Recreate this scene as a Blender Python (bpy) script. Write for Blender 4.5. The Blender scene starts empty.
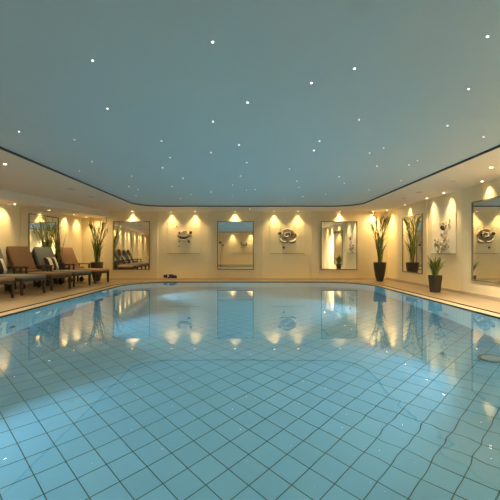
import bpy, bmesh, math, random
from mathutils import Vector, Matrix
sc = bpy.context.scene
COL = sc.collection
PI = math.pi

# ------------------------------------------------------------------ camera
FPX, PX, PY = 378.0, 248.0, 252.5          # focal length and vanishing point in a 500 px frame
CAMZ, WZ, DEPTH = 1.05, -0.02, 1.656        # eye height, water level, water depth
cam = bpy.data.cameras.new('camera')
cam.sensor_width = 36.0
cam.lens = FPX / 500 * 36
cam.shift_x = (250 - PX) / 500
cam.shift_y = (PY - 250) / 500
cam.clip_start = 0.02
cam_ob = bpy.data.objects.new('camera', cam)
COL.objects.link(cam_ob)
cam_ob.location = (0, 0, CAMZ)
cam_ob.rotation_euler = (PI / 2, 0, 0)
sc.camera = cam_ob

# ------------------------------------------------------------------ world and exposure
w = bpy.data.worlds.new('world')
sc.world = w
w.use_nodes = True
w.node_tree.nodes['Background'].inputs[0].default_value = (1.0, 0.8, 0.55, 1)
w.node_tree.nodes['Background'].inputs[1].default_value = 0.0
sc.view_settings.view_transform = 'Standard'
sc.view_settings.look = 'None'
sc.view_settings.exposure = 0.68
sc.view_settings.gamma = 1.0
sc.view_settings.use_curve_mapping = False
sc.cycles.max_bounces = 14
sc.cycles.diffuse_bounces = 6
sc.cycles.glossy_bounces = 6
sc.cycles.transmission_bounces = 8
sc.cycles.caustics_refractive = True
sc.cycles.caustics_reflective = False
sc.cycles.blur_glossy = 0.5
sc.cycles.use_denoising = True

WALL_W = 30.0        # wall washing downlights, watts
SPILL_W = 66.0
SOFFIT_W = 520.0
POOL_W = 165.0
WARM = (1.0, 0.70, 0.315)
POOLC = (0.70, 0.95, 1.0)
STAR_E = 4.5
LENS_E = 12.0

# ------------------------------------------------------------------ helpers
def tag(o, label=None, cat=None, group=None, kind=None):
    if label: o['label'] = label
    if cat: o['category'] = cat
    if group: o['group'] = group
    if kind: o['kind'] = kind
    return o

def thing(name, loc=(0, 0, 0), rz=0.0):
    o = bpy.data.objects.new(name, None)
    o.empty_display_size = 0.1
    o.location = loc
    o.rotation_euler = (0, 0, rz)
    COL.objects.link(o)
    return o

def obj(name, bm, mat, parent=None, smooth=False, bevel=0.0, loc=None):
    me = bpy.data.meshes.new(name)
    bmesh.ops.recalc_face_normals(bm, faces=bm.faces)
    bm.to_mesh(me)
    bm.free()
    if smooth:
        for p in me.polygons: p.use_smooth = True
    me.materials.append(mat)
    o = bpy.data.objects.new(name, me)
    COL.objects.link(o)
    if parent: o.parent = parent
    if loc: o.location = loc
    if bevel:
        m = o.modifiers.new('bevel', 'BEVEL')
        m.width = bevel; m.segments = 3; m.limit_method = 'ANGLE'
    return o

def copy_tree(o, parent=None):
    c = o.copy()
    COL.objects.link(c)
    if parent is not None: c.parent = parent
    for ch in list(o.children): copy_tree(ch, c)
    return c

def box(bm, x0, x1, y0, y1, z0, z1, M=None):
    P = [Vector(p) for p in ((x0,y0,z0),(x1,y0,z0),(x1,y1,z0),(x0,y1,z0),(x0,y0,z1),(x1,y0,z1),(x1,y1,z1),(x0,y1,z1))]
    if M: P = [M @ p for p in P]
    v = [bm.verts.new(p) for p in P]
    for f in ((3,2,1,0),(4,5,6,7),(0,1,5,4),(1,2,6,5),(2,3,7,6),(3,0,4,7)):
        bm.faces.new([v[i] for i in f])
    return bm

def nb(): return bmesh.new()

def cyl(bm, c, r0, r1, h, n=24, M=None):
    rings = []
    for z, r in ((0, r0), (h, r1)):
        ring = []
        for i in range(n):
            a = 2 * PI * i / n
            p = Vector((c[0] + r * math.cos(a), c[1] + r * math.sin(a), c[2] + z))
            ring.append(bm.verts.new(M @ p if M else p))
        rings.append(ring)
    for i in range(n):
        j = (i + 1) % n
        bm.faces.new((rings[0][i], rings[0][j], rings[1][j], rings[1][i]))
    bm.faces.new(rings[0][::-1]); bm.faces.new(rings[1])
    return bm

def lathe(bm, prof, n=32, c=(0, 0, 0), close=False):
    rings = []
    for r, z in prof:
        rings.append([bm.verts.new((c[0] + r * math.cos(2*PI*i/n), c[1] + r * math.sin(2*PI*i/n), c[2] + z)) for i in range(n)])
    K = len(rings)
    for k in range(K if close else K - 1):
        a, b = rings[k], rings[(k + 1) % K]
        for i in range(n):
            j = (i + 1) % n
            bm.faces.new((a[i], a[j], b[j], b[i]))
    if not close:
        bm.faces.new(rings[0][::-1]); bm.faces.new(rings[-1])
    return bm

def tube(bm, pts, r, n=8):
    pts = [Vector(p) for p in pts]
    rings = []
    for i, p in enumerate(pts):
        d = (pts[min(i+1, len(pts)-1)] - pts[max(i-1, 0)]).normalized()
        a = d.cross(Vector((0, 0, 1)))
        if a.length < 0.05: a = d.cross(Vector((0, 1, 0)))
        a.normalize(); b = d.cross(a)
        rr = r[i] if isinstance(r, (list, tuple)) else r
        rings.append([bm.verts.new(p + rr * (a * math.cos(2*PI*k/n) + b * math.sin(2*PI*k/n))) for k in range(n)])
    for q in range(len(rings) - 1):
        for k in range(n):
            l = (k + 1) % n
            bm.faces.new((rings[q][k], rings[q][l], rings[q+1][l], rings[q+1][k]))
    bm.faces.new(rings[0][::-1]); bm.faces.new(rings[-1])
    return bm

# ------------------------------------------------------------------ materials
def mat(name, col, rough=0.6, metal=0.0, noise=None, bump=None, emit=None, estr=0.0, spec=0.5, coord='Object'):
    m = bpy.data.materials.new(name)
    m.use_nodes = True
    nt = m.node_tree
    b = nt.nodes['Principled BSDF']
    b.inputs['Base Color'].default_value = (*col, 1)
    b.inputs['Roughness'].default_value = rough
    b.inputs['Metallic'].default_value = metal
    b.inputs['Specular IOR Level'].default_value = spec
    if emit:
        b.inputs['Emission Color'].default_value = (*emit, 1)
        b.inputs['Emission Strength'].default_value = estr
    tc = None
    if noise or bump:
        tc = nt.nodes.new('ShaderNodeTexCoord')
    if noise:
        sc_, amt = noise
        n = nt.nodes.new('ShaderNodeTexNoise'); n.inputs['Scale'].default_value = sc_
        n.inputs['Detail'].default_value = 4
        r = nt.nodes.new('ShaderNodeMapRange')
        r.inputs['To Min'].default_value = 1 - amt; r.inputs['To Max'].default_value = 1 + amt
        mx = nt.nodes.new('ShaderNodeVectorMath'); mx.operation = 'SCALE'
        mx.inputs[0].default_value = col
        nt.links.new(tc.outputs[coord], n.inputs['Vector'])
        nt.links.new(n.outputs['Fac'], r.inputs['Value'])
        nt.links.new(r.outputs['Result'], mx.inputs['Scale'])
        nt.links.new(mx.outputs[0], b.inputs['Base Color'])
    if bump:
        n2 = nt.nodes.new('ShaderNodeTexNoise'); n2.inputs['Scale'].default_value = bump[0]
        bp = nt.nodes.new('ShaderNodeBump'); bp.inputs['Strength'].default_value = bump[1]
        bp.inputs['Distance'].default_value = 0.01
        nt.links.new(tc.outputs[coord], n2.inputs['Vector'])
        nt.links.new(n2.outputs['Fac'], bp.inputs['Height'])
        nt.links.new(bp.outputs['Normal'], b.inputs['Normal'])
    return m

def tiles(name, tile, grout, sx, sy, rot=0.0, off=(0, 0), gw=0.010, rough=0.3, var=0.05, plane='XY'):
    """square tiles: the lines are where the wrapped coordinate is near zero"""
    m = bpy.data.materials.new(name); m.use_nodes = True
    nt = m.node_tree; N = nt.nodes; L = nt.links
    b = N['Principled BSDF']; b.inputs['Roughness'].default_value = rough
    tc = N.new('ShaderNodeTexCoord')
    mp = N.new('ShaderNodeVectorRotate'); mp.rotation_type = 'Z_AXIS'
    mp.inputs['Angle'].default_value = -rot
    sb = N.new('ShaderNodeVectorMath'); sb.operation = 'SUBTRACT'; sb.inputs[1].default_value = (off[0], off[1], 0)
    L.new(tc.outputs['Object'], sb.inputs[0]); L.new(sb.outputs[0], mp.inputs['Vector'])
    sp = N.new('ShaderNodeSeparateXYZ'); L.new(mp.outputs[0], sp.inputs[0])
    axes = {'XY': ('X', 'Y'), 'XZ': ('X', 'Z'), 'YZ': ('Y', 'Z')}[plane]
    masks = []; cells = []
    for ax, s in zip(axes, (sx, sy)):
        d = N.new('ShaderNodeMath'); d.operation = 'DIVIDE'; d.inputs[1].default_value = s; L.new(sp.outputs[ax], d.inputs[0])
        fl = N.new('ShaderNodeMath'); fl.operation = 'FLOOR'; L.new(d.outputs[0], fl.inputs[0]); cells.append(fl)
        rd = N.new('ShaderNodeMath'); rd.operation = 'ROUND'; L.new(d.outputs[0], rd.inputs[0])
        df = N.new('ShaderNodeMath'); df.operation = 'SUBTRACT'; L.new(d.outputs[0], df.inputs[0]); L.new(rd.outputs[0], df.inputs[1])
        ab = N.new('ShaderNodeMath'); ab.operation = 'ABSOLUTE'; L.new(df.outputs[0], ab.inputs[0])
        lt = N.new('ShaderNodeMath'); lt.operation = 'LESS_THAN'; lt.inputs[1].default_value = gw / 2 / s; L.new(ab.outputs[0], lt.inputs[0])
        masks.append(lt)
    mxm = N.new('ShaderNodeMath'); mxm.operation = 'MAXIMUM'; L.new(masks[0].outputs[0], mxm.inputs[0]); L.new(masks[1].outputs[0], mxm.inputs[1])
    cb = N.new('ShaderNodeCombineXYZ'); L.new(cells[0].outputs[0], cb.inputs[0]); L.new(cells[1].outputs[0], cb.inputs[1])
    wn = N.new('ShaderNodeTexWhiteNoise'); L.new(cb.outputs[0], wn.inputs['Vector'])
    mr = N.new('ShaderNodeMapRange'); mr.inputs['To Min'].default_value = 1 - var; mr.inputs['To Max'].default_value = 1 + var
    L.new(wn.outputs['Value'], mr.inputs['Value'])
    scl = N.new('ShaderNodeVectorMath'); scl.operation = 'SCALE'; scl.inputs[0].default_value = tile; L.new(mr.outputs[0], scl.inputs['Scale'])
    mix = N.new('ShaderNodeMix'); mix.data_type = 'RGBA'
    L.new(mxm.outputs[0], mix.inputs['Factor']); L.new(scl.outputs[0], mix.inputs['A']); mix.inputs['B'].default_value = (*grout, 1)
    L.new(mix.outputs['Result'], b.inputs['Base Color'])
    return m

M = {}
M['wall'] = mat('wall_paint', (0.80, 0.68, 0.43), 0.75, noise=(6, 0.03), bump=(60, 0.06))
M['pilaster'] = mat('pilaster_paint', (0.74, 0.63, 0.41), 0.7, noise=(5, 0.03))
M['soffit'] = mat('soffit_paint', (0.74, 0.68, 0.58), 0.8)
M['ceil'] = mat('pool_ceiling_paint', (0.50, 0.62, 0.68), 0.65)
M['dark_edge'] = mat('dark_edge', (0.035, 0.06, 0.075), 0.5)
M['deck'] = tiles('deck_stone', (0.22, 0.165, 0.10), (0.17, 0.13, 0.08), 0.6, 0.6, gw=0.006, rough=0.38, var=0.03)
M['coping'] = mat('coping_stone', (0.32, 0.25, 0.16), 0.35, noise=(8, 0.05))
M['slot'] = mat('overflow_slot', (0.02, 0.02, 0.02), 0.6)
M['skirt'] = mat('skirting_stone', (0.42, 0.35, 0.26), 0.45, noise=(9, 0.08))
M['floor_tile'] = tiles('pool_floor_tile', (0.18, 0.45, 0.67), (0.03, 0.07, 0.08), 0.25, 0.25, rot=PI/4, off=(-1.938, 3.287), gw=0.009, rough=0.35, var=0.03)
M['side_tile'] = tiles('pool_side_tile', (0.36, 0.80, 1.0), (0.20, 0.52, 0.72), 0.125, 0.125, gw=0.010, rough=0.3, var=0.06, plane='YZ')
M['end_tile'] = tiles('pool_end_tile', (0.36, 0.80, 1.0), (0.20, 0.52, 0.72), 0.125, 0.125, gw=0.010, rough=0.3, var=0.06, plane='XZ')
M['mirror'] = mat('mirror_glass', (0.90, 0.92, 0.90), 0.0, 1.0)
M['frame'] = mat('mirror_frame', (0.17, 0.145, 0.10), 0.4, 0.2)
M['metal'] = mat('brushed_metal', (0.55, 0.55, 0.55), 0.3, 1.0)
M['ring'] = mat('downlight_ring', (0.75, 0.72, 0.65), 0.4)
M['lens'] = mat('downlight_lens', (1, 1, 1), 0.4, emit=(1.0, 0.80, 0.52), estr=LENS_E)
M['lens_off'] = mat('disc_cover', (0.50, 0.44, 0.35), 0.5)
M['star'] = mat('star_tip', (1, 1, 1), 0.4, emit=(1.0, 0.90, 0.72), estr=STAR_E)
M['pool_lens'] = mat('pool_lamp_lens', (1, 1, 1), 0.4, emit=(0.85, 1.0, 1.0), estr=0.35)
M['pot'] = mat('pot_glaze', (0.035, 0.026, 0.020), 0.35, noise=(20, 0.15))
M['soil'] = mat('soil', (0.03, 0.02, 0.012), 0.9)
M['leaf'] = mat('leaf', (0.07, 0.09, 0.02), 0.5, noise=(12, 0.45))
M['leaf2'] = mat('leaf_bright', (0.19, 0.24, 0.045), 0.5, noise=(12, 0.4))
M['rattan'] = mat('dark_rattan', (0.022, 0.014, 0.010), 0.5, bump=(150, 0.4))
M['brown'] = mat('brown_fabric', (0.15, 0.086, 0.042), 0.85, noise=(40, 0.12), bump=(220, 0.3))
M['tan'] = mat('tan_fabric', (0.27, 0.155, 0.085), 0.85, noise=(40, 0.1), bump=(220, 0.3))
M['grey'] = mat('grey_fabric', (0.13, 0.14, 0.138), 0.85, noise=(40, 0.1), bump=(220, 0.3))
M['rubber'] = mat('black_rubber', (0.012, 0.012, 0.012), 0.6)
M['canvas'] = mat('plaster_panel', (0.84, 0.75, 0.57), 0.8, noise=(5, 0.04), bump=(35, 0.2))
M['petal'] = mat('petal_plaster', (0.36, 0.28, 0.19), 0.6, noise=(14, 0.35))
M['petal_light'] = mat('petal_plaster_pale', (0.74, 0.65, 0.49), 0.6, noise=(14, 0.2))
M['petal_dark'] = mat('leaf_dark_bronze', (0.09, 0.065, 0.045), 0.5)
M['navy'] = mat('navy_tile', (0.012, 0.012, 0.09), 0.3)
M['sign'] = mat('sign_white', (0.66, 0.58, 0.42), 0.35)
M['black'] = mat('black_metal', (0.02, 0.02, 0.02), 0.4)

def stripes_mat():
    m = bpy.data.materials.new('striped_fabric'); m.use_nodes = True
    N = m.node_tree.nodes; L = m.node_tree.links; b = N['Principled BSDF']; b.inputs['Roughness'].default_value = 0.85
    tc = N.new('ShaderNodeTexCoord'); sp = N.new('ShaderNodeSeparateXYZ'); L.new(tc.outputs['Object'], sp.inputs[0])
    a = N.new('ShaderNodeMath'); a.operation = 'MULTIPLY_ADD'; a.inputs[1].default_value = 1/0.24; a.inputs[2].default_value = 10.62
    L.new(sp.outputs['Y'], a.inputs[0])
    f = N.new('ShaderNodeMath'); f.operation = 'FRACT'; L.new(a.outputs[0], f.inputs[0])
    g = N.new('ShaderNodeMath'); g.operation = 'GREATER_THAN'; g.inputs[1].default_value = 0.5; L.new(f.outputs[0], g.inputs[0])
    mx = N.new('ShaderNodeMix'); mx.data_type = 'RGBA'; mx.inputs['A'].default_value = (0.62, 0.55, 0.46, 1); mx.inputs['B'].default_value = (0.02, 0.018, 0.025, 1)
    L.new(g.outputs[0], mx.inputs['Factor']); L.new(mx.outputs['Result'], b.inputs['Base Color'])
    return m
M['stripes'] = stripes_mat()

def water_mat():
    m = bpy.data.materials.new('pool_water'); m.use_nodes = True
    N = m.node_tree.nodes; L = m.node_tree.links
    N.remove(N['Principled BSDF'])
    out = N['Material Output']
    g = N.new('ShaderNodeBsdfGlass'); g.inputs['IOR'].default_value = 1.333; g.inputs['Roughness'].default_value = 0.0
    g.inputs['Color'].default_value = (0.97, 1.0, 1.0, 1)
    tc = N.new('ShaderNodeTexCoord')
    n1 = N.new('ShaderNodeTexNoise'); n1.inputs['Scale'].default_value = 1.6; n1.inputs['Detail'].default_value = 2
    L.new(tc.outputs['Object'], n1.inputs['Vector'])
    # a patch of livelier ripples near the right hand inlet
    d = N.new('ShaderNodeVectorMath'); d.operation = 'DISTANCE'; d.inputs[1].default_value = (1.05, 2.2, 0)
    L.new(tc.outputs['Object'], d.inputs[0])
    mr = N.new('ShaderNodeMapRange'); mr.interpolation_type = 'SMOOTHSTEP'
    mr.inputs['From Min'].default_value = 0.1; mr.inputs['From Max'].default_value = 0.95
    mr.inputs['To Min'].default_value = 1.0; mr.inputs['To Max'].default_value = 0.0
    L.new(d.outputs['Value'], mr.inputs['Value'])
    n2 = N.new('ShaderNodeTexNoise'); n2.inputs['Scale'].default_value = 3.2; n2.inputs['Detail'].default_value = 1
    L.new(tc.outputs['Object'], n2.inputs['Vector'])
    mu = N.new('ShaderNodeMath'); mu.operation = 'MULTIPLY'; L.new(n2.outputs['Fac'], mu.inputs[0]); L.new(mr.outputs['Result'], mu.inputs[1])
    ml = N.new('ShaderNodeMath'); ml.operation = 'MULTIPLY'; ml.inputs[1].default_value = 0.5; L.new(mu.outputs[0], ml.inputs[0])
    s1 = N.new('ShaderNodeMath'); s1.operation = 'MULTIPLY'; s1.inputs[1].default_value = 0.06; L.new(n1.outputs['Fac'], s1.inputs[0])
    ad = N.new('ShaderNodeMath'); ad.operation = 'ADD'; L.new(s1.outputs[0], ad.inputs[0]); L.new(ml.outputs[0], ad.inputs[1])
    bp = N.new('ShaderNodeBump'); bp.inputs['Strength'].default_value = 1.0; bp.inputs['Distance'].default_value = 0.012
    L.new(ad.outputs[0], bp.inputs['Height']); L.new(bp.outputs['Normal'], g.inputs['Normal'])
    L.new(g.outputs[0], out.inputs['Surface'])
    return m
M['water'] = water_mat()

# ------------------------------------------------------------------ room outline
YB, YF = 14.8, -1.7
XR = 5.46
CEIL = 2.65
BAYZ = 2.42                                  # lower ceiling over the loungers
def XL(y): return -6.95 + 0.1047 * (y - 10.5)    # the left wall runs at a slight angle
def XF(y): return -5.42 + 0.1526 * (y - 14.8)    # edge of the bulkhead over the loungers

def outline(o, hw, y0, y1, r, n=10, chamf=False):
    pts = []
    hw += o; y0 -= o; y1 += o; r += o
    for cx, cy, a0 in ((hw - r, y0 + r, -PI/2), (hw - r, y1 - r, 0), (-hw + r, y1 - r, PI/2), (-hw + r, y0 + r, PI)):
        for i in range(n + 1):
            a = a0 + PI/2 * i / n
            pts.append((cx + r * math.cos(a), cy + r * math.sin(a)))
    return pts
POOL = dict(hw=4.07, y0=0.30, y1=13.55, r=1.55)
VOID = dict(hw=3.80, y0=-0.45, y1=13.15, r=0.95)

def fill_between(outer, inner, z):
    bm = nb()
    E_ = []
    for loop in (outer, inner):
        v = [bm.verts.new((x, y, z)) for x, y in loop]
        for i in range(len(v)): E_.append(bm.edges.new((v[i], v[(i+1) % len(v)])))
    bmesh.ops.triangle_fill(bm, edges=E_, use_beauty=True, use_dissolve=False)
    return bm

def fix_up(bm, up=True):
    for f in bm.faces:
        f.normal_update()
        if (f.normal.z > 0) != up: f.normal_flip()

def strip(bm, la, za, lb, zb):
    A = [bm.verts.new((x, y, za)) for x, y in la]; B = [bm.verts.new((x, y, zb)) for x, y in lb]
    n = len(A)
    for i in range(n):
        j = (i + 1) % n
        bm.faces.new((A[i], A[j], B[j], B[i]))
    return bm

def struct(name, bm, m, parent=None, **k):
    o = obj(name, bm, m, parent, **k)
    if not parent: o['kind'] = 'structure'
    return o

room = [(XR, YF), (XR, YB), (XL(YB), YB), (XL(YF), YF)]
# deck, coping, overflow slot
bm = fill_between(room, outline(0.30, **POOL), 0.0)
struct('floor', bm, M['deck'])
bm = nb()
strip(bm, outline(0.0, **POOL), -0.10, outline(0.0, **POOL), -0.004)
strip(bm, outline(0.0, **POOL), -0.004, outline(0.23, **POOL), -0.004)
strip(bm, outline(0.23, **POOL), -0.004, outline(0.23, **POOL), -0.15)
struct('trim_1', bm, M['coping'])
bm = nb()
strip(bm, outline(0.23, **POOL), -0.15, outline(0.30, **POOL), -0.15)
strip(bm, outline(0.30, **POOL), -0.15, outline(0.30, **POOL), -0.0)
struct('trim_2', bm, M['slot'])
# dark line under the coping
bm = nb()
strip(bm, outline(-0.004, **POOL), -0.07, outline(-0.004, **POOL), -0.002)
strip(bm, outline(-0.004, **POOL), -0.002, outline(0.022, **POOL), -0.002)
struct('trim_3', bm, M['slot'])
# basin
FZ = WZ - DEPTH
P0 = outline(0.0, **POOL)
bm = nb()
bm.faces.new([bm.verts.new((x, y, FZ)) for x, y in P0])
struct('floor_pool', bm, M['floor_tile'])
nP = len(P0)
side = nb(); end = nb()
for i in range(nP):
    a, b = P0[i], P0[(i+1) % nP]
    t = side if abs(a[0]-b[0]) < abs(a[1]-b[1]) else end
    v = [t.verts.new((a[0], a[1], FZ)), t.verts.new((b[0], b[1], FZ)), t.verts.new((b[0], b[1], -0.07)), t.verts.new((a[0], a[1], -0.07))]
    t.faces.new(v)
struct('wall_pool_side', side, M['side_tile'])
struct('wall_pool_end', end, M['end_tile'])
# water
bm = nb()
f = bm.faces.new([bm.verts.new((x, y, WZ)) for x, y in outline(-0.001, **POOL)])
if f.normal.z < 0: f.normal_flip()
o = obj('pool_water', bm, M['water'])
fix = o.data.polygons[0]
if fix.normal.z < 0: o.data.flip_normals()
tag(o, 'clear blue still water filling the indoor pool', 'water', kind='stuff')

# walls (slabs with thickness outside the room)
def wall_slab(name, p, q, z0, z1, th, m):
    """p->q with the room on the left hand side"""
    p = Vector((*p, 0)); q = Vector((*q, 0)); d = (q - p).normalized(); nrm = Vector((d.y, -d.x, 0)) * th
    bm = nb()
    v = [bm.verts.new(x) for x in (p + Vector((0,0,z0)), q + Vector((0,0,z0)), q + nrm + Vector((0,0,z0)), p + nrm + Vector((0,0,z0)),
                                   p + Vector((0,0,z1)), q + Vector((0,0,z1)), q + nrm + Vector((0,0,z1)), p + nrm + Vector((0,0,z1)))]
    for f in ((3,2,1,0),(4,5,6,7),(0,1,5,4),(1,2,6,5),(2,3,7,6),(3,0,4,7)): bm.faces.new([v[i] for i in f])
    return struct(name, bm, m)
wall_slab('wall_right', (XR, YF - .15), (XR, YB + .15), 0, 2.9, 0.15, M['wall'])
wall_slab('wall_back', (XR, YB), (XL(YB), YB), 0, 2.9, 0.15, M['wall'])
wall_slab('wall_left', (XL(YB + .15), YB + .15), (XL(YF - .15), YF - .15), 0, 2.9, 0.15, M['wall'])
wall_slab('wall_front', (XL(YF), YF), (XR, YF), 0, 2.9, 0.15, M['wall'])

# ceiling: outer soffit, dark recessed edge, blue centre, lower bay with bulkhead
sof = [(XR, YF), (XR, YB), (XF(YB), YB), (XF(YF), YF)]
bm = fill_between(sof, outline(0.0, **VOID), CEIL)
# bulkhead face and lower ceiling over the loungers
v = [bm.verts.new(p) for p in ((XF(YF), YF, CEIL), (XF(YB), YB, CEIL), (XF(YB), YB, BAYZ), (XF(YF), YF, BAYZ))]
bm.faces.new(v)
v = [bm.verts.new(p) for p in ((XF(YF), YF, BAYZ), (XF(YB), YB, BAYZ), (XL(YB), YB, BAYZ), (XL(YF), YF, BAYZ))]
bm.faces.new(v)
struct('ceiling', bm, M['soffit'])
CC = CEIL + 0.028
bm = nb()
bm.faces.new([bm.verts.new((x, y, CC)) for x, y in outline(0.0, **VOID)])
struct('ceiling', bm, M['ceil'])
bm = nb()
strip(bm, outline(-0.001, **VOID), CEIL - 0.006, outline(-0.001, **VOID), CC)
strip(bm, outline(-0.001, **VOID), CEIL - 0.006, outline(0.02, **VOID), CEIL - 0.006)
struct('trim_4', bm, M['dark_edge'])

# ------------------------------------------------------------------ raised wall panels behind the mirrors, skirting
tn = 5
def on_wall(which, s, z, out):
    """a point on a wall; s runs along the wall in world x or y, out = distance into the room"""
    if which == 'back': return Vector((s, YB - out, z))
    if which == 'front': return Vector((s, YF + out, z))
    if which == 'right': return Vector((XR - out, s, z))
    k = math.atan(0.1047)
    return Vector((XL(s) + out * math.cos(k), s - out * math.sin(k), z))
def wall_box(bm, which, s0, s1, z0, z1, o0, o1):
    P = [on_wall(which, s, z, o_) for o_, z in ((o0, z0), (o1, z0), (o1, z1), (o0, z1)) for s in (s0, s1)]
    v = [bm.verts.new(p) for p in P]
    for f in ((0,1,3,2),(2,3,5,4),(4,5,7,6),(6,7,1,0),(0,2,4,6),(1,7,5,3)): bm.faces.new([v[i] for i in f])
    return bm
PT = 0.04
SECT = {'back': [(-5.60, -3.52), (-1.57, 0.59), (2.47, 5.0)],
        'right': [(11.47, 13.75), (7.30, 9.60), (3.15, 5.43), (-1.0, 1.27)],
        'left': [(11.37, 13.69), (7.20, 9.52), (3.05, 5.35), (-1.1, 1.2)],
        'front': [(-4.6, -2.0), (1.2, 3.4)]}
for wname, L_ in SECT.items():
    top = BAYZ if wname == 'left' else CEIL
    for s0, s1 in L_:
        bm = wall_box(nb(), wname, s0, s1, 0.0, top, 0.0, PT)
        struct('trim_%d' % tn, bm, M['pilaster'], bevel=0.004); tn += 1
def skirting(name, which, s0, s1):
    bm = wall_box(nb(), which, s0, s1, 0.0, 0.075, 0.0, PT + 0.012)
    struct(name, bm, M['skirt'])
skirting('baseboard_right', 'right', YF, YB)
skirting('baseboard_left', 'left', YF, YB - 0.06)
bm = wall_box(nb(), 'back', XL(YB) + .08, XR - 0.06, 0.0, 0.035, 0.0, PT + 0.010)
struct('baseboard_back', bm, M['skirt'])
bm = wall_box(nb(), 'front', XL(YF) + .1, XR - 0.06, 0.0, 0.06, 0.0, PT + 0.010)
struct('baseboard_front', bm, M['skirt'])

# ------------------------------------------------------------------ mirrors
def mirror(which, s0, s1, z0, z1, label, tilt=0.0):
    c = on_wall(which, (s0 + s1) / 2, z0, PT + (.021 if tilt else 0))
    rz = {'back': 0, 'front': PI, 'right': -PI/2, 'left': PI/2 - math.atan(0.1047)}[which]
    wd = (s1 - s0) if which != 'left' else (s1 - s0) / math.cos(math.atan(0.1047))
    h = z1 - z0
    t = thing('wall_mirror', c, rz + tilt); tag(t, label, 'mirror')
    fw, fd = 0.028, 0.030
    bm = nb()
    box(bm, -wd/2, -wd/2 + fw, -fd, 0, 0, h); box(bm, wd/2 - fw, wd/2, -fd, 0, 0, h)
    box(bm, -wd/2 + fw, wd/2 - fw, -fd, 0, 0, fw); box(bm, -wd/2 + fw, wd/2 - fw, -fd, 0, h - fw, h)
    obj('frame', bm, M['frame'], t)
    obj('glass', box(nb(), -wd/2 + fw, wd/2 - fw, -0.014, -0.002, fw, h - fw), M['mirror'], t)
    return t
MZ0, MZ1 = 0.375, 2.265
mirror('back', -5.27, -3.83, MZ0, MZ1, 'framed wall mirror on the back wall reflecting the row of loungers')
mirror('back', -1.20, 0.22, MZ0, MZ1, 'framed wall mirror on the back wall reflecting a blue strip of ceiling')
mirror('back', 2.84, 4.26, MZ0, MZ1, 'framed wall mirror on the back wall reflecting two small potted plants', tilt=0.028)
mirror('right', 11.72, 13.22, MZ0, MZ1, 'framed wall mirror on the right wall reflecting the tall potted plant')
mirror('right', 7.62, 9.12, MZ0, MZ1, 'large framed mirror cut off by the right edge of the photo, reflecting a rose')
mirror('left', 11.68, 13.20, MZ0, MZ1, 'framed mirror on the left wall behind the grey lounger and tall plant')

# ------------------------------------------------------------------ downlights
def ring_bm(r0, r1, h):
    bm = nb(); lathe(bm, [(r0, 0), (r1, 0), (r1, -h), (r0, -h * 1.2)], 24, close=True); return bm
dl0 = thing('ceiling_downlight')
obj('trim_ring', ring_bm(0.028, 0.046, 0.006), M['ring'], dl0, smooth=False)
obj('lens', cyl(nb(), (0, 0, -0.005), 0.028, 0.028, 0.004, 20), M['lens'], dl0)
def spot(name, E_, col, ang, blend, parent=None, r=0.03):
    l = bpy.data.lights.new(name, 'SPOT'); l.energy = E_; l.color = col
    l.spot_size = math.radians(ang); l.spot_blend = blend; l.shadow_soft_size = r
    o = bpy.data.objects.new(name, l); COL.objects.link(o)
    if parent: o.parent = parent
    return o
s_ = spot('lamp', WALL_W, WARM, 80, 1.0, dl0, 0.022)
s2_ = spot('spill_lamp', SPILL_W, WARM, 130, 0.7, dl0, 0.02)
s2_.location = (0, 0, -0.02)
s_.location = (0, 0, -0.02)
first = [True]
TILT = math.radians(22)
beam = {}
def downlight(x, y, z, label, group, aim=(0, 0), watts=WALL_W):
    if first[0]: t = dl0; first[0] = False
    else: t = copy_tree(dl0)
    t.location = (x, y, z); tag(t, label, 'downlight', group)
    for c in t.children:
        if c.type != 'LIGHT': continue
        if c.name.startswith('spill'):            # the wide part of the beam leans into the room
            k = math.hypot(*aim) or 1
            if group.endswith('left wall'):
                if 'left' not in beam: beam['left'] = s2_.data.copy(); beam['left'].energy = SPILL_W * 0.5
                c.data = beam['left']
            c.rotation_euler = (-aim[1] / k * 0.55, -aim[0] / k * 0.55, 0)
        else:
            c.rotation_euler = (aim[1], aim[0], 0)
            if watts not in beam:
                beam[watts] = s_.data.copy(); beam[watts].energy = watts
            c.data = beam[watts]
    return t
G1 = 'downlights along the back wall'
for x, lb in ((-4.49, 'above the leftmost back wall mirror'), (-2.98, 'above the left half of the left flower relief'),
              (-2.06, 'above the right half of the left flower relief'), (-0.50, 'above the middle back wall mirror'),
              (1.02, 'above the left half of the rose relief'), (1.94, 'above the right half of the rose relief'),
              (3.57, 'above the rightmost back wall mirror'), (4.86, 'behind the tall right corner plant')):
    downlight(x, 14.66, CEIL, 'lit round downlight by the back wall, ' + lb, G1, aim=(0, math.radians(13)), watts=12.0)
G2 = 'downlights along the right wall'
for y, lb in ((14.28, 'in the far right corner'), (12.63, 'above the mirror reflecting the tall plant'), (11.10, 'above the far half of the right wall relief'),
              (10.13, 'above the near half of the right wall relief'), (8.48, 'above the large mirror at the right edge'),
              (6.95, 'just beyond the right picture edge'), (5.98, 'further back towards the camera'), (4.33, 'over the right wall beside the camera'),
              (2.80, 'over the near right wall'), (1.83, 'over the near right wall, closer'), (0.18, 'level with the camera')):
    downlight(XR - 0.21, y, CEIL, 'lit round downlight by the right wall, ' + lb, G2, aim=(-TILT, 0), watts=20.0)
G3 = 'downlights along the left wall'
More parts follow.
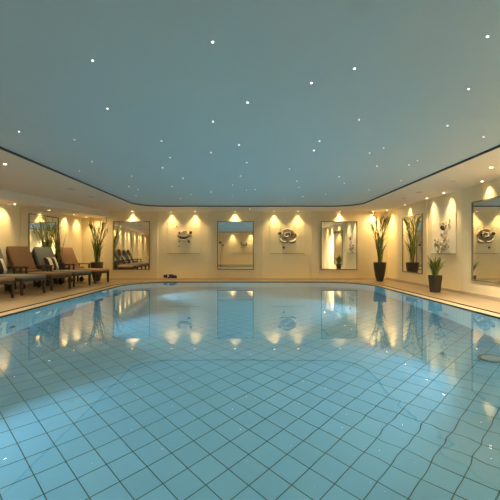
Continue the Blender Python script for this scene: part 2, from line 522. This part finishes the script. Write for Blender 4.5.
for y, lb in ((14.42, 'in the far left corner behind the tall plant'), (13.60, 'right of the left wall mirror'), (12.20, 'above the left wall mirror'),
              (10.65, 'above the brown lounger, near the left picture edge'), (9.70, 'just beyond the left picture edge'), (8.35, 'over the nearest brown lounger'),
              (6.95, 'over the near left wall'), (5.95, 'over the near left wall, second'), (4.20, 'over the near left wall, third'),
              (2.75, 'over the near left wall, fourth'), (1.80, 'over the near left wall, fifth'), (0.10, 'level with the camera')):
    downlight(XL(y) + 0.36, y, BAYZ, 'downlight in the lower left ceiling, ' + lb, G3, aim=(TILT * 1.75, 0), watts=30.0)
G4 = 'downlights along the front wall'
for x, lb in ((-5.5, 'far left'), (-3.3, 'over the pole stand'), (-1.25, 'left of the relief'), (0.25, 'right of the relief'), (2.3, 'right of the camera'), (4.4, 'near the right corner')):
    downlight(x, YF + 0.20, CEIL, 'lit round downlight by the front wall, ' + lb, G4, aim=(0, -TILT), watts=16.0)
G5 = 'general downlights in the pale ceiling border'
for x, y, lb in ((-4.39, 6.83, 'white lit downlight in the left ceiling border near the picture edge'), (4.57, 7.10, 'white lit downlight in the right ceiling border near the picture edge'),
                 (-4.39, 2.5, 'white lit downlight in the left ceiling border beside the camera'), (4.57, 2.5, 'white lit downlight in the right ceiling border beside the camera')):
    t = downlight(x, y, CEIL, lb, G5)
    for c in t.children:
        if c.type == 'LIGHT' and not c.name.startswith('spill'):
            c.data = c.data.copy(); c.data.energy = SOFFIT_W * (0.35 if x < 0 else 1.0); c.data.color = (1, .86, .66); c.data.spot_size = math.radians(130)
# unlit round covers
cv0 = None
for x, y, r, lb in ((-4.46, 9.52, .09, 'unlit round cover in the left ceiling border, the nearer one'), (-4.50, 10.9, .09, 'unlit round cover in the left ceiling border, the farther one'),
                 (4.55, 10.06, .09, 'unlit round cover in the right ceiling border, middle one'), (4.59, 11.14, .07, 'unlit round cover in the right ceiling border, farthest one'),
                 (4.60, 8.46, .05, 'small unlit round cover in the right ceiling border, nearest one')):
    bm = nb(); cyl(bm, (0, 0, -0.008), r, r, 0.008, 24)
    t = obj('ceiling_cover', bm, M['lens_off'], loc=(x, y, CEIL)); tag(t, lb, 'cover', 'round covers in the ceiling border')

# ------------------------------------------------------------------ star lights
stars = [(185,121),(425,84),(215,217),(38,263),(149,279),(184,323),(159,342),(426,243),(495,205),(323,282),(340,315),(325,335),(422,305),
 (478,290),(263,352),(258,373),(276,379),(272,391),(366,356),(344,373),(382,389),(361,397),(422,384),(481,352),(465,370),(493,325),(465,392),(493,380)]
stars = [(a/2, b/2) for a, b in stars]
stars += [(250 + a/2, b/2) for a, b in ((475,73),(209,137),(123,166),(437,178),(218,239),(395,251),(139,282),(128,301),(467,274),(267,295),(239,306),
 (254,332),(318,330),(335,321),(79,338),(94,362),(98,375),(106,393),(178,353),(188,366),(151,388),(70,400),(238,380),(302,361),(10,379))]
random.seed(4)
smesh = None
ORD = ['', 'second ', 'third ', 'fourth ', 'fifth ', 'sixth ', 'seventh ', 'eighth ', 'ninth ', 'tenth ']
ROWS = ['topmost', 'second', 'third', 'fourth', 'fifth', 'sixth', 'seventh', 'lowest']
stars.sort(key=lambda p: p[1])
per = 7
rows = [sorted(stars[i:i + per]) for i in range(0, len(stars), per)]
for ri, row in enumerate(rows):
    for ki, (px, py) in enumerate(row):
        D = (CC - CAMZ) * FPX / (PY - py)
        x = (px - PX) / FPX * D
        if abs(x) > 3.7 or D > 12.9: D = min(D, 12.8); x = max(-3.7, min(3.7, x))
        if smesh is None:
            bm = nb(); lathe(bm, [(0.0015, -0.007), (0.005, -0.006), (0.0075, -0.003), (0.0085, 0.0)], 10)
            o = obj('star_light', bm, M['star'], smooth=True); smesh = o.data
        else:
            o = bpy.data.objects.new('star_light', smesh); COL.objects.link(o)
        o.location = (x, D, CC)
        pos = 'leftmost' if ki == 0 else ('rightmost' if ki == len(row) - 1 else ORD[ki] + 'from left')
        rn = ROWS[ri] if ri < len(rows) - 1 else 'lowest'
        tag(o, 'tiny ceiling star light, %s in the %s row of them in the photo' % (pos, rn), 'star light', 'star lights scattered over the pool ceiling')
bm = nb(); lathe(bm, [(0.0015, -0.010), (0.012, -0.009), (0.018, -0.004), (0.020, 0.0)], 12)
o = obj('soffit_light', bm, M['star'], smooth=True, loc=(0.07, 13.9, CEIL))
tag(o, 'single small light in the ceiling border over the middle mirror', 'ceiling light')

# ------------------------------------------------------------------ pool lamps and inlets
def pool_lamp(sx, y, z, label):
    x = sx * (4.07 - 0.002)
    t = thing('pool_lamp', (x, y, z), 0 if sx < 0 else PI); tag(t, label, 'pool lamp', 'lamps in the pool sides')
    R = Matrix.Rotation(PI/2, 4, 'Y')
    bm = nb(); lathe(bm, [(0.10, 0), (0.135, 0), (0.13, 0.018), (0.10, 0.014)], 28, close=True); bm.transform(R)
    obj('ring', bm, M['metal'], t)
    bm = nb(); cyl(bm, (0, 0, 0.001), 0.10, 0.10, 0.008, 28); bm.transform(R)
    obj('lens', bm, M['pool_lens'], t)
    s = spot('lamp', POOL_W * (1.7 if y > 8.5 else 1.0), POOLC, 88, 0.35, t, 0.05)
    s.location = (0.06, 0, 0); s.rotation_euler = (0, -PI/2 - math.radians(4), 0)
LZ = -0.58
pool_lamp(-1, 3.5, LZ, 'underwater lamp in the left pool side nearest the camera')
pool_lamp(-1, 7.3, LZ, 'underwater lamp in the middle of the left pool side')
pool_lamp(-1, 11.1, LZ, 'underwater lamp at the far end of the left pool side')
pool_lamp(1, 1.2, LZ, 'underwater lamp in the right pool side nearest the camera')
pool_lamp(1, 4.9, LZ, 'underwater lamp in the middle of the right pool side')
pool_lamp(1, 9.0, LZ, 'underwater lamp at the far end of the right pool side')
def inlet(sx, y, z, label):
    t = thing('pool_inlet', (sx * 4.068, y, z), 0 if sx < 0 else PI); tag(t, label, 'inlet', 'round inlets in the pool sides')
    R = Matrix.Rotation(PI/2, 4, 'Y')
    bm = nb(); lathe(bm, [(0.045, 0), (0.085, 0), (0.08, 0.015), (0.045, 0.02)], 24, close=True); bm.transform(R)
    obj('ring', bm, M['metal'], t)
    bm = nb(); cyl(bm, (0, 0, 0.001), 0.045, 0.045, 0.006, 20); bm.transform(R)
    obj('opening', bm, M['black'], t)
inlet(-1, 7.81, -0.93, 'small round inlet in the left pool side, farther one')
inlet(-1, 6.52, -1.19, 'small round inlet in the left pool side, nearer one')
inlet(1, 7.77, -1.24, 'small round inlet in the right pool side below the small plant')
inlet(1, 9.64, -0.93, 'small round inlet in the right pool side, farther one')
t = thing('floor_drain', (3.42, 5.3, FZ)); tag(t, 'round grey drain cover in the pool floor at the right', 'drain')
bm = nb(); lathe(bm, [(0.13, 0.001), (0.175, 0.001), (0.17, 0.02), (0.13, 0.02)], 32, close=True); obj('ring', bm, M['frame'], t)
bm = nb(); cyl(bm, (0, 0, 0.001), 0.13, 0.13, 0.018, 28); obj('cover', bm, M['metal'], t)

# ------------------------------------------------------------------ depth sign at the foot of the back wall
def text_bm(txt, size, depth, bold=0.0):
    c = bpy.data.curves.new('t', 'FONT'); c.body = txt; c.size = size; c.extrude = depth; c.offset = bold
    c.align_x = 'CENTER'; c.resolution_u = 3
    o = bpy.data.objects.new('t', c); COL.objects.link(o)
    bpy.context.view_layer.update()
    me = bpy.data.meshes.new_from_object(o)
    bm = nb(); bm.from_mesh(me)
    bpy.data.objects.remove(o)
    bm.transform(Matrix.Rotation(PI/2, 4, 'X'))
    return bm
t = thing('depth_sign', (-3.06, YB, 0.045)); tag(t, 'small navy depth marking low on the back wall under the left relief', 'sign')
obj('plate', box(nb(), -0.27, 0.27, -0.012, 0, 0.0, 0.15), M['sign'], t)
bm = text_bm('1,35m', 0.175, 0.004, 0.015)
o = obj('lettering', bm, M['navy'], t, loc=(0.055, -0.014, 0.018))
bm = nb(); box(bm, -0.24, -0.14, -0.018, -0.012, 0.018, 0.132); obj('pictogram', bm, M['navy'], t)

# ------------------------------------------------------------------ flower reliefs
PETALS = []
def petal(bm, c, ang, ln, wd, cup, lift, nx=6, ny=7):
    """a cupped petal in the (u, v) plane of the panel, w out of it"""
    ca, sa = math.cos(ang), math.sin(ang)
    PETALS.append((bm, None)); nb_ = nb(); grid = []
    PETALS[-1] = (bm, nb_); bm = nb_
    for i in range(ny + 1):
        t = i / ny; row = []
        wid = wd * (math.sin(PI * min(1, 0.12 + t * 0.80)) ** 0.7)
        for j in range(nx + 1):
            s = j / nx * 2 - 1
            a = ln * t * (1 - 0.12 * s * s * t); b = s * wid / 2
            h = lift * t + cup * (s * s) * t + 0.25 * cup * math.sin(PI * t) + 0.004
            row.append(bm.verts.new((c[0] + a * ca - b * sa, -h - c[2] + 0.012, c[1] + a * sa + b * ca)))
        grid.append(row)
    for i in range(ny):
        for j in range(nx):
            bm.faces.new((grid[i][j], grid[i][j+1], grid[i+1][j+1], grid[i+1][j]))
def solid(o, th=0.006):
    m = o.modifiers.new('thick', 'SOLIDIFY'); m.thickness = th; m.offset = 1
def relief(which, s, z0, wd, h, label, design):
    rz = {'back': 0, 'front': PI, 'right': -PI/2, 'left': PI/2 - math.atan(0.1047)}[which]
    t = thing('flower_relief', on_wall(which, s, z0, 0.004), rz); tag(t, label, 'wall relief')
    obj('panel', box(nb(), -wd/2, wd/2, -0.010, 0, 0, h), M['canvas' if which == 'right' else 'wall'], t, bevel=0.003)
    obj('lower_edge', box(nb(), -wd/2, wd/2, -0.024, -0.0105, 0, 0.028), M['skirt'], t)
    rnd = random.Random(len(label))
    PETALS.clear()
    A, B, C_ = 'petal', 'pale', 'leaf'
    def flower(cx, cz, R, tilt=0.0, layers=4):  # open bloom
        for L_ in range(layers):
            n = 5 + (layers - 1 - L_) ; rr = R * (1 - L_ * 0.22)
            for k in range(n):
                a = 2 * PI * k / n + L_ * 0.6 + rnd.uniform(-.15, .15) + tilt
                petal(A if (k + L_) % 2 else B, (cx, cz, 0.024 + 0.006 * L_), a, rr * rnd.uniform(.85, 1.1), rr * 0.85, 0.05 * R / .3, (0.03 + 0.02 * L_) * R / .3)
    def arc(kd, x_, z_, rx, rz_, w_, a0, a1, out=.036, spiral=0.0):
        b_ = nb(); pts = []; rr = []
        for q in range(19):
            f = q / 18; a = PI * (a0 + (a1 - a0) * f); g = 1 - spiral * f
            pts.append((x_ + rx * g * math.cos(a), -out + .010 - .5 * w_, z_ + rz_ * g * math.sin(a))); rr.append(w_ * (.3 + .7 * math.sin(PI * f)))
        tube(b_, pts, rr, 8); PETALS.append((kd, b_))
    if design == 'rose':
        cx, cz = 0.0, h * 0.50
        arc('petal', cx + .01, cz + .19, .17, .10, .030, .05, .95, .03); arc('petal', cx + .17, cz + .10, .10, .16, .028, -.4, .5, .03); arc('petal', cx - .16, cz + .02, .10, .12, .026, .6, 1.4, .03)
        arc('petal', cx - .02, cz + .09, .17, .17, .018, -.9, 1.0, .05, .35); arc('pale', cx - .02, cz + .08, .12, .10, .020, .2, 2.0, .055, .5); arc('leaf', cx - .02, cz + .07, .145, .125, .009, -.8, 1.1, .055, .3)
        arc('pale', cx - .10, cz - .03, .19, .16, .036, 1.05, 1.58, .055); arc('pale', cx + .13, cz - .05, .19, .14, .036, 1.44, 1.97, .055)
        arc('leaf', cx - .10, cz - .10, .19, .12, .022, 1.08, 1.7, .04); arc('leaf', cx + .14, cz - .13, .20, .10, .022, 1.38, 1.92, .04)
        arc('petal', cx + .24, cz + .04, .11, .14, .020, -.45, .45, .04)
        petal('leaf', (cx - .23, cz + .09, .07), 2.5, .12, .12, .03, .03)
        # outer open petals, two pale lower ones, a tight spiral heart
        for a, ln, wd_ in ((3.4, .27, .24), (4.1, .26, .24), (4.7, .25, .26), (5.3, .27, .24), (5.9, .32, .24), (0.2, .34, .22), (0.75, .27, .22), (2.75, .22, .2), (2.2, .22, .24), (1.5, .24, .26)):
            petal(A, (cx, cz, 0.024), a, ln, wd_, 0.03, 0.012)
        for k in range(7):
            a = k * 1.05; r_ = 0.19 - 0.017 * k
            petal(A if k % 2 else 'leaf', (cx + .02 * math.cos(a), cz + .07 + .02 * math.sin(a), 0.030 + .003 * k), a, r_, r_ * 1.0, 0.02, 0.02)
        for a, d_, s_2 in ((2.65, .25, .13), (4.35, .36, .10), (1.3, .33, .07), (0.15, .42, .06), (5.6, .40, .05), (2.2, .40, .05), (3.3, .45, .05), (0.9, .44, .05)):
            petal(C_ if s_2 > .09 else B, (cx + 1.1 * d_ * math.cos(a), cz + 1.1 * d_ * math.sin(a), 0.024), a + .5, s_2, s_2 * .9, 0.02, 0.01)
    elif design == 'cup':
        cx, cz = -0.02, h * 0.56
        for kd, r_, w_, dz, a0, a1 in (('leaf', .215, .022, 0, 1.05, 1.93), ('petal', .175, .028, .03, 1.0, 1.98), ('pale', .25, .026, -.04, 1.15, 1.9), ('leaf', .13, .020, .05, .85, 1.25)):
            arc(kd, cx, cz + dz + .03, r_ * 1.15, r_ * .75, w_, a0, a1)
        for k in range(6):
            petal(B, (cx + .02, cz + .02, 0.026 + .002 * k), 0.5 + k * .55, .19 - .01 * k, .15, 0.03, 0.015)
        petal(C_, (cx - .22, cz + .05, .026), 0.3, .12, .08, .02, .02); petal(C_, (cx + .25, cz + .03, .026), 1.0, .13, .10, .03, .02)
        petal(A, (cx + .22, cz - .08, .026), 0.4, .12, .10, .03, .02)
        for k in range(5): petal(B, (cx + .08, cz - .34, 0.026), 0.4 + k * 1.2, .12, .10, 0.02, 0.012)
        petal(C_, (cx + .20, cz - .31, .026), 1.1, .10, .08, .03, .02)
        for k in range(10):
            petal(B if k % 2 else A, (cx + rnd.uniform(-.3, .3), cz + rnd.uniform(-.55, .35), .024), rnd.uniform(0, 6.28), .06, .05, .01, .01)
    else:
        # scattered blossoms climbing to a dark bud
        cx, cz = 0.08, h * 0.52
        petal(C_, (cx, cz, .026), 2.4, .16, .13, .03, .03); petal(C_, (cx, cz - .02, .030), 1.2, .13, .11, .03, .03); petal(A, (cx + .05, cz + .02, .026), 0.6, .15, .07, .02, .02)
        petal(A, (cx + .19, cz + .09, .024), 0.3, .13, .05, .02, .01); petal(A, (cx - .02, cz + .13, .024), 1.9, .08, .05, .02, .01)
        for (x_, z_, r_) in ((-.40, -.44, .12), (-.24, -.54, .13), (-.10, -.44, .12), (.06, -.50, .09), (.06, -.26, .10), (-.10, -.14, .06), (.22, -.46, .06), (-.46, -.30, .06), (-.28, -.32, .07)):
            for k in range(5): petal((A, B, B, A, B)[k], (cx + x_, cz + z_, .024), k * 1.26 + x_ * 9, r_, r_ * .8, .03, .015)
        for k in range(12):
            petal(B, (cx + rnd.uniform(-.4, .3), cz + rnd.uniform(-.55, .3), .024), rnd.uniform(0, 6.28), .06, .05, .01, .01)
    for kd, b_ in PETALS:
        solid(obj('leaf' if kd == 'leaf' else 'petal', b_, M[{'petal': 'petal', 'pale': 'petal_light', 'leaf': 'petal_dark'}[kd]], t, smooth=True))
    return t
relief('back', -2.50, 1.0, 1.30, 1.32, 'plaster relief of a half open flower between the left and middle back mirrors', 'cup')
relief('back', 1.53, 1.0, 1.36, 1.32, 'plaster relief of a full rose between the middle and right back mirrors', 'rose')
relief('right', 10.55, 1.0, 1.30, 1.32, 'pale plaster relief of scattered blossoms on the right wall above the small plant', 'scatter')
relief('front', -0.30, 1.0, 1.9, 1.32, 'plaster relief seen reflected in the middle back wall mirror', 'cup')

# ------------------------------------------------------------------ plants
def blade(bm, base, az, h, lean, wd, droop=0.0, n=12, twist=0.0):
    ca, sa = math.cos(az), math.sin(az)
    prev = None
    for i in range(n + 1):
        t = i / n
        out = lean * t ** 1.8 + droop * max(0, t - 0.6) ** 2 * 2.2
        z = h * (t - 0.55 * (droop / max(h, .1)) * max(0, t - 0.65) ** 2 * 4)
        wv = wd * (0.55 + 0.75 * math.sin(PI * min(1, t * 0.9 + 0.1)) ) * (1 - t ** 4) * 0.5 + 0.0008
        c = Vector((base[0] + out * ca, base[1] + out * sa, base[2] + z))
        ta = az + PI/2 + twist * t
        side_ = Vector((math.cos(ta), math.sin(ta), 0)) * wv
        fold = Vector((-ca, -sa, 0.2)) * wv * 0.35
        cur = [bm.verts.new(c - side_ + fold), bm.verts.new(c), bm.verts.new(c + side_ + fold)]
        if prev:
            bm.faces.new((prev[0], prev[1], cur[1], cur[0])); bm.faces.new((prev[1], prev[2], cur[2], cur[1]))
        prev = cur
def clip_top(bm, lim):
    for v in bm.verts:
        if v.co.z > lim: v.co.z = lim - 0.35 * (v.co.z - lim)
def tall_plant(x, y, label, seed, top, spread=0.42, n=30, extra=(), wallclear=None, stalks=9, arch=None):
    rnd = random.Random(seed)
    t = thing('potted_plant', (x, y, 0)); tag(t, label, 'plant')
    H = 0.69
    bm = nb(); lathe(bm, [(0.10, 0), (0.115, 0.01), (0.17, 0.22), (0.215, 0.50), (0.228, H), (0.203, H), (0.20, H - .05)], 36)
    obj('pot', bm, M['pot'], t, smooth=False)
    bm = nb(); cyl(bm, (0, 0, H - 0.049), 0.198, 0.198, 0.02, 28); obj('soil', bm, M['soil'], t)
    bm = nb(); b2 = nb(); st = nb()
    for k in range(n):                        # strap leaves rising from the soil
        r = rnd.uniform(0, .10); a0 = rnd.uniform(0, 2*PI); az = a0 + rnd.uniform(-.6, .6)
        h = (top - H) * rnd.uniform(0.30, 0.72)
        blade(bm if k % 3 else b2, (r*math.cos(a0), r*math.sin(a0), H - .04), az, h, spread * rnd.uniform(.1, .65), rnd.uniform(.022, .036), droop=rnd.choice((0, .08, .2)), twist=rnd.uniform(-1, 1))
    for k in range(stalks):                   # tall stalks with shorter leaves along them
        az = 2*PI*k/stalks + rnd.uniform(-.4, .4) if arch is None else arch + rnd.uniform(-.7, .7)
        h = (top - H) * rnd.uniform(.72, .95); ln = spread * rnd.uniform(.25, .85); pts = []
        for q in range(13):
            t_ = q / 12; o_ = .03 + ln * t_ ** 2.0
            pts.append(Vector((o_ * math.cos(az), o_ * math.sin(az), H - .04 + h * (t_ - .10 * t_ ** 4))))
        tube(st, pts, [.008 - .0004 * q for q in range(13)], 6)
        for q in range(3 if arch is None else 6, 13):
            for rep in range(1 if (q < 9 or arch is not None) else 2):
                a2 = az + rnd.choice((-1, 1)) * rnd.uniform(.2, 1.5); hl = rnd.uniform(.22, .48)
                blade(bm if rnd.random() < .45 else b2, pts[q], a2, hl, rnd.uniform(.08, .26), rnd.uniform(.014, .023), droop=rnd.choice((.04, .10, .2)), n=8, twist=rnd.uniform(-1, 1))
    for az, h, ln, dr in extra:
        blade(b2, (0, 0, H - .04), az, h, ln, .035, droop=dr)
    clip_top(st, top)
    clip_top(bm, top); clip_top(b2, top)
    if wallclear is not None:
        for b_ in (bm, b2, st):
            for v in b_.verts:
                if v.co.x < wallclear: v.co.x = wallclear + 0.15 * (wallclear - v.co.x)
    obj('stalks', st, M['leaf'], t, smooth=True)
    obj('leaves', bm, M['leaf'], t, smooth=True); obj('leaves', b2, M['leaf2'], t, smooth=True)
    return t
tall_plant(4.81, 13.8, 'tall reed-like plant in a dark tapered pot in the far right corner', 11, 2.60, 0.46, 34, stalks=11)
tall_plant(-5.58, 13.95, 'tall reed-like plant in a dark tapered pot behind the farthest lounger', 23, 2.39, 0.48, 30, stalks=9, extra=((-0.3, 1.3, .55, .25), (-0.5, .8, .5, .2)))
tall_plant(-6.40, 12.75, 'tall plant with arching leaves before the left wall mirror, between loungers', 31, 2.36, 0.60, 5, stalks=3, arch=-1.7, extra=((-1.9, 1.35, .40, .3), (-2.2, 1.2, .45, .35), (-1.7, 1.45, .3, .3)), wallclear=-0.21)
# small plant
rnd = random.Random(5)
t = thing('potted_plant', (4.95, 10.0, 0), 0.25); tag(t, 'small leafy plant in a dark square pot on the deck by the right wall', 'plant')
def sqpot(bm, prof):
    rings = [[bm.verts.new((sx * r, sy * r, z)) for sx, sy in ((-1,-1),(1,-1),(1,1),(-1,1))] for r, z in prof]
    for a, b in zip(rings, rings[1:]):
        for i in range(4): bm.faces.new((a[i], a[(i+1)%4], b[(i+1)%4], b[i]))
    bm.faces.new(rings[0][::-1]); bm.faces.new(rings[-1])
bm = nb(); sqpot(bm, [(0.092, 0), (0.125, 0.45), (0.107, 0.45), (0.104, 0.41)]); obj('pot', bm, M['pot'], t, bevel=0.006)
bm = nb(); box(bm, -.102, .102, -.102, .102, 0.411, 0.425); obj('soil', bm, M['soil'], t)
bm = nb(); b2 = nb()
for k in range(60):
    r = rnd.uniform(0, .08); a0 = rnd.uniform(0, 2*PI)
    h = rnd.uniform(.25, .60)
    blade(bm if k % 2 else b2, (r*math.cos(a0), r*math.sin(a0), 0.41), a0 + rnd.uniform(-.5, .5), h, rnd.uniform(.03, .24), rnd.uniform(.03, .05), droop=rnd.choice((0, .05, .12)), twist=rnd.uniform(-1, 1), n=8)
obj('leaves', bm, M['leaf2'], t, smooth=True); obj('leaves', b2, M['leaf'], t, smooth=True)

# ------------------------------------------------------------------ loungers
LW = 0.37
HX, HZ = -1.24, 0.47            # hinge of the backrest
BL, BA = 0.86, math.radians(25) # backrest length and lean from the vertical
def cushion_bm(x0, x1, y0, y1, z0, z1, bev=0.025):
    bm = box(nb(), x0, x1, y0, y1, z0, z1)
    bmesh.ops.subdivide_edges(bm, edges=bm.edges[:], cuts=5, use_grid_fill=True)
    cx, cy = (x0+x1)/2, (y0+y1)/2
    for v in bm.verts:
        u = 1 - ((v.co.x - cx)/((x1-x0)/2))**4; w_ = 1 - ((v.co.y - cy)/((y1-y0)/2))**4
        if v.co.z > (z0+z1)/2: v.co.z += 0.018 * u * w_
    return bm
def lounger(cmat, kind):
    t = thing('sun_lounger')
    bm = nb()
    for s in (-1, 1): box(bm, HX - .30, 0.0, s*LW - (.05 if s > 0 else 0), s*LW + (.05 if s < 0 else 0), .335, .405)
    box(bm, -.05, 0.0, -LW + .05, LW - .05, .335, .405); box(bm, HX - .30, HX - .25, -LW + .05, LW - .05, .335, .405)
    for k in range(9): box(bm, -.16 - k*.125, -.10 - k*.125, -LW + .05, LW - .05, .375, .398)
    obj('frame', bm, M['rattan'], t, bevel=.004)
    for sx, sy in ((-.045, 1), (-.045, -1), (HX - .1, 1), (HX - .1, -1)):
        bm = nb(); yc = sy * (LW - .03)
        v0 = [bm.verts.new((sx + a*.022, yc + b*.022, 0.0)) for a, b in ((-1,-1),(1,-1),(1,1),(-1,1))]
        v1 = [bm.verts.new((sx + a*.033, yc + b*.030, .3345)) for a, b in ((-1,-1),(1,-1),(1,1),(-1,1))]
        for i in range(4): bm.faces.new((v0[i], v0[(i+1)%4], v1[(i+1)%4], v1[i]))
        bm.faces.new(v0[::-1]); bm.faces.new(v1)
        lg = obj('leg', bm, M['rattan'], t)
    for sy in (-1, 1):
        bm = nb(); R = Matrix.Rotation(PI/2, 4, 'X')
        lathe(bm, [(.02, -.02), (.085, -.018), (.095, 0), (.085, .018), (.02, .02)], 20); bm.transform(R)
        obj('wheel', bm, M['rubber'], t, loc=(HX + .12, sy * (LW - .10), .095), smooth=False)
        bm = nb(); box(bm, -.012, .012, -.012, .012, .0, .235); obj('wheel_bracket', bm, M['rattan'], t, loc=(HX + .12, sy * (LW - .065), .10))
        # armrest with two posts
        bm = nb(); y_ = sy * (LW + .01)
        box(bm, HX - .12, HX + .42, y_ - .035, y_ + .035, .625, .66)
        a = obj('armrest', bm, M['rattan'], t, bevel=.008)
        bm = nb(); box(bm, HX + .34, HX + .385, y_ - .02, y_ + .02, .40, .6245); obj('armrest_post', bm, M['rattan'], a)
        bm = nb(); box(bm, HX - .10, HX - .055, y_ - .02, y_ + .02, .40, .6245); obj('armrest_post', bm, M['rattan'], a)
    # seat cushion with a seam across
    obj('seat_cushion', cushion_bm(HX + .02, .01, -LW + .01, LW - .01, .407, .475), cmat, t, smooth=True, bevel=.012)
    R = Matrix.Translation((HX - .02, 0, HZ - .03)) @ Matrix.Rotation(-BA, 4, 'Y')
    bm = nb(); 
    for s in (-1, 1): box(bm, -.085, -.045, s*(LW-.03) - .025, s*(LW-.03) + .025, -.04, BL - .02, R)
    for k in range(7): box(bm, -.075, -.055, -LW + .05, LW - .05, .04 + k*.115, .09 + k*.115, R)
    obj('backrest_frame', bm, M['rattan'], t)
    bm = cushion_bm(0, BL, -LW + .01, LW - .01, -.045, .035)
    bm.transform(R @ Matrix.Rotation(-PI/2, 4, 'Y') @ Matrix.Scale(-1, 4, (0, 0, 1)))
    obj('back_cushion', bm, cmat, t, smooth=True, bevel=.012)
    # small roll of cushion where the seat meets the back
    if kind != 'grey':
        bm = cushion_bm(HX - .02, HX + .16, -LW + .02, LW - .02, .476, .535)
        obj('lumbar_roll', bm, cmat, t, smooth=True, bevel=.012)
    return t
SPOTS = [('tan', 13.02, 'sun lounger with tan cushion, farthest in the row, beside the tall potted plant'),
         ('grey', 11.78, 'sun lounger with grey cushion and upright back before the left wall mirror'),
         ('brown', 10.68, 'sun lounger with brown cushion between the two grey loungers'),
         ('grey', 9.52, 'sun lounger with grey cushion whose back is cut off by the left edge'),
         ('brown', 8.38, 'sun lounger with brown cushion, only its foot end visible at the left edge'),
         ('grey', 7.20, 'sun lounger with grey cushion left of the picture, next to the cropped brown one'),
         ('brown', 6.05, 'sun lounger with brown cushion, nearest the camera left of the picture')]
proto = {}
RZ = math.radians(-17)
for kind, y, lb in SPOTS:
    m_ = M[kind]
    if kind in proto: t = copy_tree(proto[kind])
    else: t = lounger(m_, kind); proto[kind] = t
    x = -6.37 + 0.105 * y
    t.location = (x, y, 0); t.rotation_euler = (0, 0, RZ)
    tag(t, lb, 'sun lounger', 'sun loungers in a row along the left wall')
# striped cushions standing against the grey backrests
def pillow(wd, h, th):
    bm = box(nb(), -th/2, th/2, -wd/2, wd/2, 0, h)
    bmesh.ops.subdivide_edges(bm, edges=bm.edges[:], cuts=7, use_grid_fill=True)
    for v in bm.verts:
        a = abs(v.co.y) / (wd/2); b = abs(v.co.z - h/2) / (h/2)
        k = (max(0, 1 - a**3) ** .5) * (max(0, 1 - b**3) ** .5)
        v.co.x *= 0.12 + 0.88 * k * 1.0
        v.co.y *= 1 - 0.06 * b * (1 - a) ; 
    return bm
pm = None
for y, lb in ((11.78, 'black and white striped cushion on the grey lounger before the mirror'),
              (9.52, 'black and white striped cushion on the grey lounger at the left edge'),
              (7.20, 'black and white striped cushion on the grey lounger left of the picture')):
    if pm is None:
        o = obj('striped_cushion', pillow(.48, .42, .16), M['stripes'], smooth=True); pm = o
    else:
        o = pm.copy(); COL.objects.link(o)
    base = Vector((-6.37 + 0.105 * y, y, 0))
    off = Matrix.Rotation(RZ, 3, 'Z') @ Vector((HX + .165, -.07, .500))
    o.location = base + off
    o.rotation_euler = (0, -math.radians(24), RZ)
    tag(o, lb, 'cushion', 'striped cushions on the grey loungers')

# ------------------------------------------------------------------ pole stand by the front wall, seen in the middle mirror
t = thing('pole_stand', (-2.25, -1.15, 0)); tag(t, 'slim dark pole stand with two dark heads, seen reflected in the middle mirror', 'stand')
obj('base', cyl(nb(), (0, 0, 0), .17, .16, .03, 28), M['black'], t)
obj('pole', tube(nb(), [(0, 0, .03), (.02, 0, .6), (.08, 0, 1.2), (.18, 0, 1.62)], .014), M['black'], t)
obj('head', box(nb(), .12, .27, -.06, .06, 1.58, 1.70), M['black'], t, bevel=.02)
obj('upper_head', box(nb(), -.12, .10, -.07, .07, 1.80, 1.92), M['black'], t, bevel=.02)
obj('arm', tube(nb(), [(.18, 0, 1.69), (.10, 0, 1.75), (0.0, 0, 1.81)], .012), M['black'], t)
